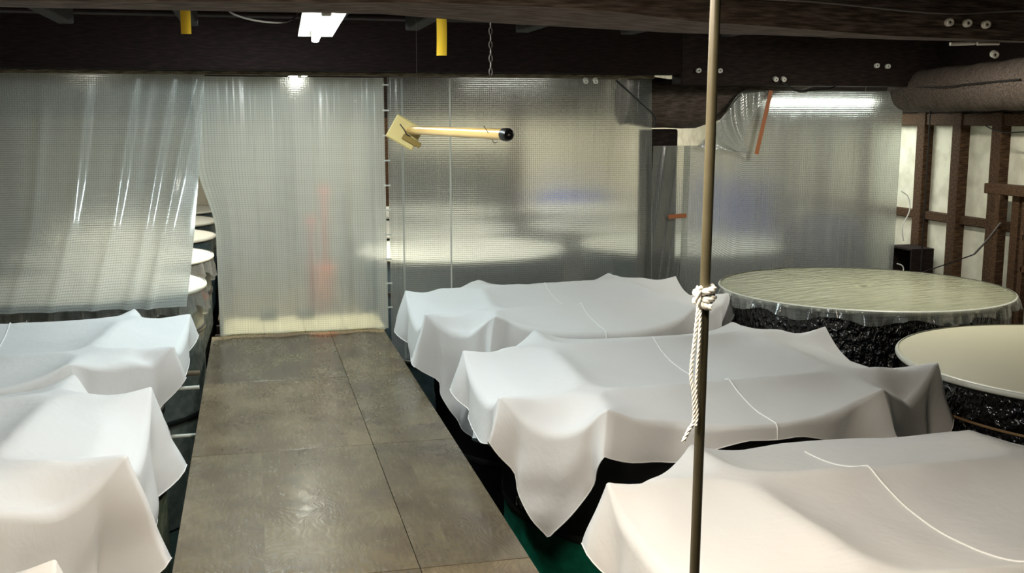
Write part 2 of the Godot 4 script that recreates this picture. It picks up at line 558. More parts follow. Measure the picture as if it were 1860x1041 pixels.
# ---------------------------------------------------------------- lamps
func lamp(at: Vector3, along: Vector3, length: float, energy: float, color: Color, label: String, glow := "tube_glow", body := true) -> void:
	var t := thing("fluorescent_lamp", at, label, "lamp", "strip lamps under the ceiling")
	var dir := along.normalized()
	var side := dir.cross(Vector3.UP).normalized()
	var turn := Basis(side, Vector3.UP, -dir)
	# white housing, a ridge that slopes down to both sides
	var s := Shape.new()
	var prof := [Vector2(-0.075, -0.012), Vector2(-0.075, -0.004), Vector2(-0.022, 0.05), Vector2(0.022, 0.05), Vector2(0.075, -0.004), Vector2(0.075, -0.012), Vector2(0.045, -0.002), Vector2(0.018, 0.012), Vector2(-0.018, 0.012), Vector2(-0.045, -0.002)]
	for k in prof.size():
		var a: Vector2 = prof[k]
		var b: Vector2 = prof[(k + 1) % prof.size()]
		s.quad_flat(turn * Vector3(a.x, a.y, -length / 2), turn * Vector3(a.x, a.y, length / 2), turn * Vector3(b.x, b.y, length / 2), turn * Vector3(b.x, b.y, -length / 2))
	for e in [-1.0, 1.0]:
		for k in range(1, prof.size() - 1):
			var a: Vector2 = prof[0]
			var b: Vector2 = prof[k]
			var c: Vector2 = prof[k + 1]
			var z: float = e * length / 2
			s.tri_flat(turn * Vector3(a.x, a.y, z), turn * Vector3(b.x, b.y, z), turn * Vector3(c.x, c.y, z))
	part(s, "housing", "lamp_white", t)
	for e in [-1.0, 1.0]:
		part(boxed(turn * Vector3(0, -0.012, e * (length / 2 - 0.015)), Vector3(0.034, 0.05, 0.026), 0.004, turn), "socket", "lamp_white", t)
	var tb := Shape.new()
	tb.tube(PackedVector3Array([turn * Vector3(0, -0.024, -length / 2 + 0.03), turn * Vector3(0, -0.024, length / 2 - 0.03)]), 0.016, 14)
	part(tb, "tube", glow, t)
	for e in [-0.4, 0.4]:
		part(tubed([turn * Vector3(0, 0.045, e * length), turn * Vector3(0, 2.63 - at.y, e * length)], 0.004, 8), "hanger", "chain_steel", t)
	var l := AreaLight3D.new()
	l.name = "lamp_light"
	l.area_size = Vector2(0.06, length - 0.06)
	l.light_energy = energy; l.light_color = color
	l.shadow_enabled = true; l.area_range = 30.0
	t.add_child(l)
	l.transform = Transform3D(Basis(side, dir, Vector3.UP), Vector3(0, -0.046, 0))

func _ready() -> void:
	# camera
	var cam := Camera3D.new()
	cam.name = "camera"
	add_child(cam)
	cam.position = Vector3(0, 1.65, 0)
	cam.rotation = Vector3(deg_to_rad(-8.904), deg_to_rad(-13.613), 0)
	cam.fov = rad_to_deg(2.0 * atan(520.5 / 1950.0))
	cam.near = 0.05; cam.far = 60.0
	# environment: an inner room, no daylight
	var we := WorldEnvironment.new()
	we.name = "world"
	var env := Environment.new()
	env.background_mode = Environment.BG_COLOR
	env.background_color = Color(0.01, 0.01, 0.01)
	env.tonemap_mode = Environment.TONE_MAPPER_LINEAR
	env.tonemap_exposure = 1.0
	env.sdfgi_enabled = true; env.ssao_enabled = true; env.ssil_enabled = true
	we.environment = env
	add_child(we)
	rng.seed = 7
	make_materials()
	# lamps
	lamp(Vector3(0.28, 2.02, -4.31), Vector3(0.03, 0, -1), 1.28, 2.5, Color(0.95, 0.98, 1.0), "white strip lamp with a bare tube, lit, above the walkway")
	lamp(Vector3(0.32, 2.04, -1.85), Vector3(0, 0, -1), 1.28, 6.6, Color(1.0, 0.93, 0.84), "strip lamp above the near end of the walkway, out of the picture", "tube_glow_warm")
	lamp(Vector3(0.4, 2.0, -9.4), Vector3(0, 0, -1), 1.28, 9.0, Color(1.0, 0.98, 0.92), "strip lamp just behind the curtain over the walkway, seen as a small bright spot")
	lamp(Vector3(5.0, 1.82, -8.85), Vector3(1, 0, 0), 1.1, 1.2, Color(0.95, 1.0, 1.0), "strip lamp glowing behind the far right curtain")
	lamp(Vector3(3.6, 2.5, -15.3), Vector3(1, 0, 0), 1.28, 11.0, Color(1.0, 0.98, 0.92), "added unseen strip lamp, lights the back wall and the right-hand vats at the back")  # added fill, set above the line of sight to brighten the back wall
	lamp(Vector3(-1.6, 2.4, -12.0), Vector3(0, 0, -1), 1.28, 6.5, Color(1.0, 0.97, 0.9), "added unseen strip lamp, lights the left-hand vats at the back")  # added fill for the back left area, out of sight above the beam
	lamp(Vector3(4.3, 2.28, -6.3), Vector3(0, 0, -1), 1.28, 4.5, Color(1.0, 0.98, 0.93), "added strip lamp kept out of sight by the near beam, brightens the lidded vats on the right")  # added light for the right side, placed where the beam hides it
	lamp(Vector3(3.05, 2.42, -10.6), Vector3(0, 0, -1), 1.28, 2.5, Color(1.0, 0.98, 0.92), "added unseen strip lamp, brightens the first right-hand vats behind the curtain")  # added so the white lids stand out through the vinyl; not in view
	lamp(Vector3(0.1, 2.42, -6.75), Vector3(0, 0, -1), 1.28, 4.0, Color(0.9, 0.98, 1.0), "added strip lamp hidden by the near beam, evens the light on the far cloths")  # invented source, lifts the cloths and sheets near the curtain
	build_room()
	build_walkway()
	build_vats()
	build_covers()
	build_curtains()
	build_ceiling_things()
	build_right_wall_things()
	build_hanging_things()
	build_back_things()

# ---------------------------------------------------------------- the room
func build_room() -> void:
	structure(boxed(Vector3(0.4, FLOOR_Y - 0.1, -7.5), Vector3(11.0, 0.2, 21.5), 0.0), "floor", "floor_paint")
	structure(boxed(Vector3(-4.3, 0.65, -7.5), Vector3(0.2, 3.9, 21.5), 0.0), "wall_left", "plaster")
	structure(boxed(Vector3(0.4, 0.65, 3.1), Vector3(11.0, 3.9, 0.2), 0.0), "wall_front", "dark_wood")
	# back wall: plaster between posts, a grey boarded part
	var wb := structure(boxed(Vector3(1.7, 0.65, -17.0), Vector3(14.0, 3.9, 0.2), 0.0), "wall_back", "plaster")
	for x in [-3.4, -1.4, 0.6, 2.05, 4.15, 6.3]:
		part(boxed(Vector3(x, 0.65, -16.86), Vector3(0.2, 3.9, 0.1), 0.006), "post", "stud_wood", wb)
	for k in 6:
		part(boxed(Vector3(2.33 + k * 0.31, 0.1, -16.87), Vector3(0.305, 2.1, 0.06), 0.006), "board", "grey_board", wb)
	for k in 3:
		part(boxed(Vector3(1.7, 1.82 + k * 0.3, -16.84), Vector3(13.0, 0.296, 0.12), 0.006), "board", "dark_wood", wb)
	# right wall: plaster panels between studs
	var wr := structure(boxed(Vector3(5.95, 0.65, -7.0), Vector3(0.2, 3.9, 20.5), 0.0), "wall_right", "plaster")
	for z in [-11.0, -10.2, -9.4, -8.46, -7.96, -7.46, -6.9, -6.4, -5.9, -5.4, -4.4, -3.4, -2.4, -1.4]:
		part(boxed(Vector3(5.81, 0.2, z), Vector3(0.1, 3.0, 0.12), 0.006), "stud", "stud_wood", wr)
	part(boxed(Vector3(5.815, 1.64, -6.0), Vector3(0.085, 0.1, 12.0), 0.006), "rail", "stud_wood", wr)
	part(boxed(Vector3(5.83, 0.8, -6.0), Vector3(0.06, 0.075, 12.0), 0.006), "rail", "stud_wood", wr)
	for k in 3:
		part(boxed(Vector3(5.81, 1.845 + k * 0.3, -6.5), Vector3(0.08, 0.296, 13.0), 0.006), "board", "dark_wood", wr)
	# ceiling boards
	var ce := structure(boxed(Vector3(0.9, 2.72, -7.0), Vector3(12.4, 0.1, 20.5), 0.0), "ceiling", "ceiling_wood")
	var bm := boxed(Vector3.ZERO, Vector3(0.245, 0.03, 17.5), 0.004).mesh()
	for k in 46:
		part(bm, "plank", "ceiling_wood", ce, Vector3(-4.9 + k * 0.25, 2.64 + 0.004 * (k % 3), -8.0))

func build_walkway() -> void:
	var t := thing("walkway", Vector3(0.321, 0, -4.2), "raised walkway of worn brown plywood sheets between the two rows of vats", "walkway")
	var cuts := [0.9, -0.7, -2.22, -3.75, -5.33, -6.83, -8.36]
	for k in cuts.size() - 1:
		var z0: float = cuts[k]
		var z1: float = cuts[k + 1]
		for c in 2:
			var x0: float = [-0.335, 0.5595][c]
			var x1: float = [0.5565, 0.977][c]
			part(boxed(Vector3((x0 + x1) / 2, -0.009, (z0 + z1) / 2) - t.position, Vector3(x1 - x0, 0.018, z0 - z1 - 0.006), 0.001), "plywood_board", "plywood_%d" % ((k * 2 + c) % 3), t)
	for x in [-0.28, 0.32, 0.92]:
		part(boxed(Vector3(x, -0.0745, -3.73) - t.position, Vector3(0.07, 0.11, 9.2), 0.004), "bearer", "dark_wood", t)
	for z in [-8.2, -6.4, -4.6, -2.8, -1.0]:
		for x in [-0.28, 0.92]:
			part(boxed(Vector3(x, (FLOOR_Y - 0.13) / 2, z) - t.position, Vector3(0.08, -FLOOR_Y - 0.13, 0.08), 0.004), "leg", "dark_wood", t)

# ---------------------------------------------------------------- the vats
var vats := {}

func build_vats() -> void:
	var covered := "vats under cloths"
	var rows := [
		["cov1", Vector2(2.09, -6.97), 0.93, 0.36, "black_enamel", "dark vat under the white cloth nearest the curtain, right of the walkway", covered],
		["cov2", Vector2(2.1, -4.93), 0.93, 0.36, "green_enamel", "dark green vat under the middle white cloth right of the walkway", covered],
		["cov3", Vector2(2.12, -2.8), 0.93, 0.36, "green_enamel", "vat under the nearest white cloth right of the walkway", covered],
		["A", Vector2(-1.43, -6.22), 0.9, 0.36, "pale_enamel", "pale vat under the farther white cloth left of the walkway", covered],
		["B", Vector2(-1.5, -4.36), 0.9, 0.36, "pale_enamel", "pale vat under the large near white cloth left of the walkway", covered],
		["C", Vector2(-1.55, -2.42), 0.9, 0.36, "pale_enamel", "vat under the white cloth at the lower left corner", covered],
		["R1", Vector2(4.2, -6.75), 0.985, 0.44, "black_film", "vat wrapped in black film with a shiny film-covered lid, beside the right curtain", "lidded vats on the right"],
		["R2", Vector2(4.32, -4.66), 0.99, 0.36, "black_film", "black vat with a matt cream lid, cut by the right edge of the picture", "lidded vats on the right"],
		["T1", Vector2(-1.22, -8.34), 0.84, 0.4, "grey_enamel", "white-lidded vat that the left curtain hangs onto", "vats behind the curtain"],
		["T2", Vector2(-1.22, -10.09), 0.84, 0.4, "grey_enamel", "second vat of the left row behind the curtain", "vats behind the curtain"],
		["T3", Vector2(-1.25, -11.84), 0.84, 0.4, "blue_enamel", "third vat of the left row behind the curtain", "vats behind the curtain"],
		["T4", Vector2(-1.28, -13.59), 0.84, 0.4, "blue_enamel", "fourth vat of the left row behind the curtain", "vats behind the curtain"],
		["T5", Vector2(-1.3, -15.34), 0.84, 0.4, "blue_enamel", "last vat of the left row behind the curtain", "vats behind the curtain"],
		["F1", Vector2(1.93, -10.02), 0.97, 0.4, "blue_enamel", "blue-grey vat behind the curtain, nearest the walkway on its right", "vats behind the curtain"],
		["F2", Vector2(4.13, -9.94), 0.97, 0.4, "blue_enamel", "blue-grey vat behind the curtain, beyond the brown post", "vats behind the curtain"],
		["F3", Vector2(1.95, -12.05), 0.97, 0.4, "blue_enamel", "second vat of the row right of the walkway behind the curtain", "vats behind the curtain"],
		["F4", Vector2(4.1, -12.0), 0.97, 0.4, "grey_enamel", "second vat behind the curtain in the row beyond the brown post", "vats behind the curtain"],
		["F5", Vector2(2.3, -14.2), 0.97, 0.4, "grey_enamel", "third vat of the row right of the walkway behind the curtain", "vats behind the curtain"],
		["F6", Vector2(4.5, -14.1), 0.97, 0.4, "grey_enamel", "third vat behind the curtain in the row beyond the brown post", "vats behind the curtain"],
	]
	for v in rows:
		var hoops := [-0.21] if v[4] == "green_enamel" else [-0.42, 0.02] if v[4] == "pale_enamel" else [] if v[4] == "black_film" else [0.1, -0.5]
		vats[v[0]] = vat(v[1], v[2], v[3], v[4], v[5], v[6], hoops)
		var k: String = v[0]
		if k[0] in ["T", "F"]:
			var l := lid(vats[k], v[2], v[3], "white_lid")
			if k == "T1" or k == "T2": film_skirt(l, v[2] + 0.006, 0.17)
	# a dark collar round the pale vats' upper walls
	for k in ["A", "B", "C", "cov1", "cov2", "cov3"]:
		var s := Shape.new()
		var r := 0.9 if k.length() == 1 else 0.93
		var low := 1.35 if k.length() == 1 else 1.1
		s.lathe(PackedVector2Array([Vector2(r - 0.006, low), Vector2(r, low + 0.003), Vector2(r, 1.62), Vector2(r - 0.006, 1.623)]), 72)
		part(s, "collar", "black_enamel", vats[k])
	# the two open lids on the right
	var l1 := lid(vats["R1"], 0.985, 0.44, "filmed_lid", 0.006)
	l1.set_meta("label", "pale lid under shiny wrinkled film")
	film_skirt(l1, 1.005, 0.07)
	lid(vats["R2"], 0.99, 0.36, "cream_lid", 0.01).set_meta("label", "matt cream lid")
	# tan rope round the nearer one, and its hanging end
	var rope := Shape.new()
	var ring := PackedVector3Array()
	for k in 73:
		var a := TAU * k / 72
		ring.append(Vector3(4.32 + cos(a) * 0.998, 0.2 + 0.02 * sin(a * 2.0), -4.66 + sin(a) * 0.998))
	rope.tube(ring, 0.007, 8, false)
	tag(part(rope, "tan_rope", "rope_tan"), "tan rope tied round the black film-wrapped vat", "rope")
	var end := tubed([Vector3(4.155, 0.4, -3.625), Vector3(4.15, 0.2, -3.635), Vector3(4.15, -0.1, -3.64), Vector3(4.152, -0.4, -3.64)], 0.006, 8)
	tag(part(end, "cord", "rope_tan"), "tan cord hanging down the front of the black film-wrapped vat", "cord")
	for q in [[Vector3(-0.62, 0.125, -6.62), Vector3(-0.345, 0.125, -6.62), 0.016, "pale_wood", "wooden bar across the gap left of the walkway"], [Vector3(-0.62, 0.06, -6.5), Vector3(-0.345, 0.065, -6.5), 0.012, "white_rim", "upper white pipe across the gap left of the walkway"], [Vector3(-0.6, -0.2, -6.4), Vector3(-0.31, -0.2, -6.4), 0.012, "white_rim", "lower white pipe across the gap left of the walkway"]]:
		tag(part(tubed([q[0], q[1]], q[2], 12), "cross_pipe" if q[3] == "white_rim" else "cross_bar", q[3]), q[4], "pipe" if q[3] == "white_rim" else "bar")
	# white lettering on the green vat
	var g: Node3D = vats["cov2"]
	var mk := func(a0, y0, a1, y1):
		var s := Shape.new()
		s.tube(PackedVector3Array([Vector3(cos(a0) * 0.931, y0 - FLOOR_Y, sin(a0) * 0.931), Vector3(cos(a1) * 0.931, y1 - FLOOR_Y, sin(a1) * 0.931)]), 0.0035, 6)
		part(s, "painted_mark", "white_mark", g)
	var a0 := 2.98
	for q in [[0, 0, 0, 0.04], [0, 0.04, -0.03, 0.04], [-0.03, 0.04, -0.03, 0.01], [-0.055, 0.0, -0.055, 0.035], [-0.042, 0.018, -0.07, 0.018]]:
		mk.call(a0 + q[0] * 1.08, -0.18 + q[1], a0 + q[2] * 1.08, -0.18 + q[3])

func film_skirt(t: Node3D, r: float, drop: float) -> void:
	# clear film hanging loosely over the lid's edge
	var f := func(u, q):
		var a: float = u / r
		var frill: float = 0.016 * sin(a * 31.0) + 0.012 * sin(a * 57.0 + 1.0) + 0.008 * sin(a * 91.0)
		var k: float = q / drop
		return Vector3(cos(a), 0, sin(a)) * (r + 0.006 + frill * k * 0.9 + 0.012 * k) + Vector3.UP * (0.022 - q * (1.0 + 0.3 * sin(a * 13.0) * k))
	part(sheet(TAU * r, drop, 300, 6, f, 0.001), "film_skirt", "vinyl_clear", t)

func build_covers() -> void:
	var s := func(x0, z0, x1, z1, y0 := 0.475, y1 := 0.475): return [Vector3(x0, y0, z0), Vector3(x1, y1, z1)]
	var box := func(x0, x1, z0, z1): return Rect2(x0, z0, x1 - x0, z1 - z0)
	cover("cloth_cover", "white cloth over the vat nearest the curtain, right of the walkway", Vector2(2.09, -6.97), box.call(0.76, 3.3, -8.02, -5.72),
		[s.call(1.01, -7.344, 3.115, -7.558), s.call(0.999, -6.417, 3.16, -6.72), s.call(1.617, -7.72, 1.405, -6.225), s.call(2.661, -7.817, 2.705, -6.26)], 0.93, 0.36, 2.05, 7)
	cover("cloth_cover", "white cloth over the middle vat right of the walkway, one corner hanging to a point", Vector2(2.1, -4.93), box.call(0.84, 3.5, -6.02, -3.93),
		[s.call(1.028, -5.334, 3.186, -5.476), s.call(0.998, -4.373, 3.243, -4.503), s.call(1.532, -5.793, 1.391, -4.063), s.call(2.72, -5.726, 2.678, -4.091)], 0.93, 0.36, 2.1, 14)
	cover("cloth_cover", "white cloth over the nearest vat at the lower right corner, behind the upright pole", Vector2(2.12, -2.8), box.call(0.9, 3.5, -3.8, -1.62),
		[s.call(1.098, -3.222, 3.2, -3.1), s.call(1.08, -2.35, 3.2, -2.3), s.call(1.536, -3.546, 1.6, -1.95), s.call(2.649, -3.47, 2.68, -1.95)], 0.93, 0.36, 2.03, 21)
	cover("cloth_cover", "white cloth over the farther vat left of the walkway, draped in front of the curtain", Vector2(-1.43, -6.22), box.call(-2.75, -0.27, -7.18, -5.26),
		[s.call(-0.389, -6.753, -2.45, -6.6), s.call(-0.422, -5.796, -2.5, -5.75), s.call(-0.739, -7.033, -0.894, -5.468), s.call(-1.95, -7.0, -2.0, -5.45)], 0.9, 0.36, -1.4, 28)
	cover("cloth_cover", "large white cloth over the near vat left of the walkway, hanging low", Vector2(-1.5, -4.36), box.call(-3.0, -0.12, -5.4, -3.0),
		[s.call(-0.462, -4.912, -2.6, -4.75), s.call(-0.46, -3.903, -2.6, -3.9), s.call(-0.84, -5.258, -0.95, -3.5), s.call(-2.05, -5.2, -2.1, -3.5)], 0.9, 0.36, -1.5, 35)
	cover("cloth_cover", "white cloth just showing at the lower left corner", Vector2(-1.55, -2.42), box.call(-2.9, -0.2, -3.45, -1.4),
		[s.call(-0.549, -2.977, -2.6, -2.85), s.call(-0.5, -2.0, -2.6, -2.0), s.call(-0.95, -3.3, -1.0, -1.6), s.call(-2.1, -3.25, -2.1, -1.6)], 0.9, 0.36, -1.55, 42)

# ---------------------------------------------------------------- the vinyl partition
func build_curtains() -> void:
	var grp := "clear vinyl sheets of the partition"
	# left sheet, drawn forward over the rim of a vat
	var f1 := func(u, q):
		var k: float = q / 1.66
		var x: float = lerpf(-3.3 + u, -3.3 + u + (u / 3.0) * -0.05, k)
		var fan: float = clampf((u - 1.2) / 1.8, 0.0, 1.0)
		x -= 0.1 * k * fan * (1.0 - 0.6 * clampf((3.0 - u) / 0.4, 0.0, 1.0))
		var w: float = u + k * 0.3 * fan
		var ridges := 0.0
		for c in [1.9, 2.2, 2.52, 2.78, 2.95]:
			ridges += exp(-pow((w - c) / 0.045, 2.0))
		var fold: float = folds(w, 1.0, 0.5) * 0.012 * (0.4 + fan) + ridges * 0.06 * fan * (0.3 + k)
		return Vector3(x, 1.98 - q * 0.945, CURTAIN_Z + 0.02 + 0.13 * k + 0.8 * pow(k, 4.0) + fold)
	var t := thing("vinyl_curtain", Vector3(-1.8, 1.98, CURTAIN_Z), "clear vinyl sheet on the left, draped forward onto a vat", "curtain", grp)
	var a1 := func(u, q): return f1.call(u - 0.85, q) - t.position
	part(sheet(3.85, 1.66, 280, 44, a1), "vinyl_sheet", "vinyl_left", t)
	# middle sheet over the end of the walkway
	var t2 := thing("vinyl_curtain", Vector3(0.34, 1.96, CURTAIN_Z), "milky clear vinyl sheet hanging in folds across the end of the walkway", "curtain", grp)
	var f2 := func(u, q):
		var k: float = q / 1.93
		var fold: float = 0.5 * sin(u * 15.0 + 1.0 + 0.3 * q) + 0.3 * sin(u * 26.0 + 2.0 - 0.2 * q) + 0.16 * sin(u * 47.0 + 0.4) + 0.06 * sin(u * 90.0)
		var x: float = -0.27 + u + 0.01 * sin(u * 30.0) - 0.12 * (1.0 - smoothstep(0.6, 1.15, q)) * exp(-u * 7.0)
		return Vector3(x, 1.955 - q, CURTAIN_Z + fold * (0.02 + 0.02 * k) + 0.02 * k) - t2.position
	part(sheet(1.27, 1.93, 170, 60, f2), "vinyl_sheet", "vinyl_milky", t2)
	# right of it: a flat sheet with two welded strips
	var t3 := thing("vinyl_curtain", Vector3(2.1, 1.96, CURTAIN_Z), "flat clear vinyl sheet with netting behind the hanging paddle", "curtain", grp)
	var f3 := func(u, q):
		var k: float = q / 2.2
		var fan: float = clampf((u - 1.55) / 0.6, 0.0, 1.0)
		var x: float = 1.03 + u + 0.05 * fan * k
		var pull: float = folds(u * 1.2 + k * 0.2, 2.0, 0.8) * 0.035 * fan * clampf(1.0 - k * 2.2, 0.0, 1.0)
		return Vector3(x, 1.96 - q, CURTAIN_Z + 0.01 + folds(u, 5.0, 0.9) * 0.01 * exp(-u * 1.4) + 0.006 * sin(u * 5.0) + pull) - t3.position
	part(sheet(2.14, 2.2, 130, 36, f3), "vinyl_sheet", "vinyl_clear", t3)
	for x in [1.14, 1.513]:
		part(boxed(Vector3(x, 0.86, CURTAIN_Z + 0.02) - t3.position, Vector3(0.012 if x > 1.3 else 0.016, 2.18, 0.0012), 0.0003), "welded_strip", "white_tape" if x > 1.3 else "vinyl_milky", t3)
	# short ties across the slit between the two
	for k in 10:
		part(boxed(Vector3(1.015, 1.9 - k * 0.19, CURTAIN_Z + 0.035) - t3.position, Vector3(0.05, 0.012, 0.002), 0.0005), "tie", "white_tape", t3)
	# narrow sheet in front of the post
	var t4 := thing("vinyl_curtain", Vector3(3.33, 1.43, CURTAIN_Z), "narrow clear vinyl sheet in front of the brown post", "curtain", grp)
	var f4 := func(u, q):
		return Vector3(3.17 + u, 1.43 - q, CURTAIN_Z + 0.06 + 0.012 * folds(u * 2.0 + q * 0.25, 3.0)) - t4.position
	part(sheet(0.32, 1.6, 30, 30, f4), "vinyl_sheet", "vinyl_clear", t4)
	part(boxed(Vector3(3.385, 0.858, CURTAIN_Z + 0.085) - t4.position, Vector3(0.16, 0.035, 0.0015), 0.0004, Basis(Vector3.BACK, 0.05)), "tape", "orange_tape", t4)
	# wide sheet on the right, its upper corner folded over
	var t5 := thing("vinyl_curtain", Vector3(4.45, 1.87, CURTAIN_Z), "wide clear vinyl sheet on the right with a glowing upper part", "curtain", grp)
	var f5 := func(u, q):
		var x: float = 3.44 + u
		var top: float = 1.88 if x > 3.93 else lerpf(1.42, 1.6, clampf((x - 3.44) / 0.49, 0.0, 1.0))
		top = lerpf(1.43, 1.88, smoothstep(3.55, 3.98, x))
		var k: float = q / 1.75
		var bottom := 0.1
		return Vector3(x - 0.012 * k, lerpf(top, bottom, k), CURTAIN_Z + 0.05 + folds(u, 8.0, 0.8) * (0.012 + 0.02 * exp(-k * 3.0)) - 0.0 * k) - t5.position
	part(sheet(1.99, 1.75, 150, 40, f5), "vinyl_sheet", "vinyl", t5)
	var f6 := func(u, q):
		# flap: triangle-like corner hanging in front
		var k: float = q / 0.5
		var a := Vector3(3.53, 1.42, CURTAIN_Z + 0.1).lerp(Vector3(3.92, 1.85, CURTAIN_Z + 0.1), u / 0.6)
		var b := Vector3(3.56, 1.4, CURTAIN_Z + 0.13).lerp(Vector3(4.14, 1.87, CURTAIN_Z + 0.11), u / 0.6)
		var c := Vector3(4.03, 1.36, CURTAIN_Z + 0.14)
		var low := b.lerp(c, 1.0 - absf(u / 0.6 - 0.0) * 1.0)
		return a.lerp(low, k) + Vector3(0, 0, 0.012 * folds(u * 2.0 + q, 6.0)) - t5.position
	part(sheet(0.6, 0.5, 30, 24, f6), "folded_corner", "vinyl", t5)
	var tp := Shape.new()
	var p0 := Vector3(4.14, 1.875, CURTAIN_Z + 0.16)
	var p1 := Vector3(4.03, 1.36, CURTAIN_Z + 0.17)
	var mid := (p0 + p1) / 2
	var d := (p1 - p0)
	tp.box(mid - t5.position, Vector3(0.036, d.length(), 0.0015), 0.0004, Basis(Vector3.BACK, atan2(d.x, -d.y)))
	part(tp, "tape", "orange_tape", t5)
	# curtain rail under the beam
	tag(part(boxed(Vector3(-0.55, 1.975, CURTAIN_Z + 0.09), Vector3(7.4, 0.028, 0.05), 0.004), "curtain_rail", "pale_wood"), "thin pale lath that the vinyl sheets hang from", "rail")

# ---------------------------------------------------------------- timbers
func log_shape(pts: Array, radii: Array, seed_: int, flat := 1.0) -> Shape:
	var path := smooth_path(pts, 6)
	var s := Shape.new()
	var rr := PackedFloat32Array()
	for k in path.size():
		var f := float(k) / (path.size() - 1) * (radii.size() - 1)
		var j := mini(int(f), radii.size() - 2)
		rr.append(lerpf(radii[j], radii[j + 1], f - j) * (1.0 + 0.03 * sin(k * 2.1 + seed_)))
	s.tube(path, rr, 18, true)
	return s

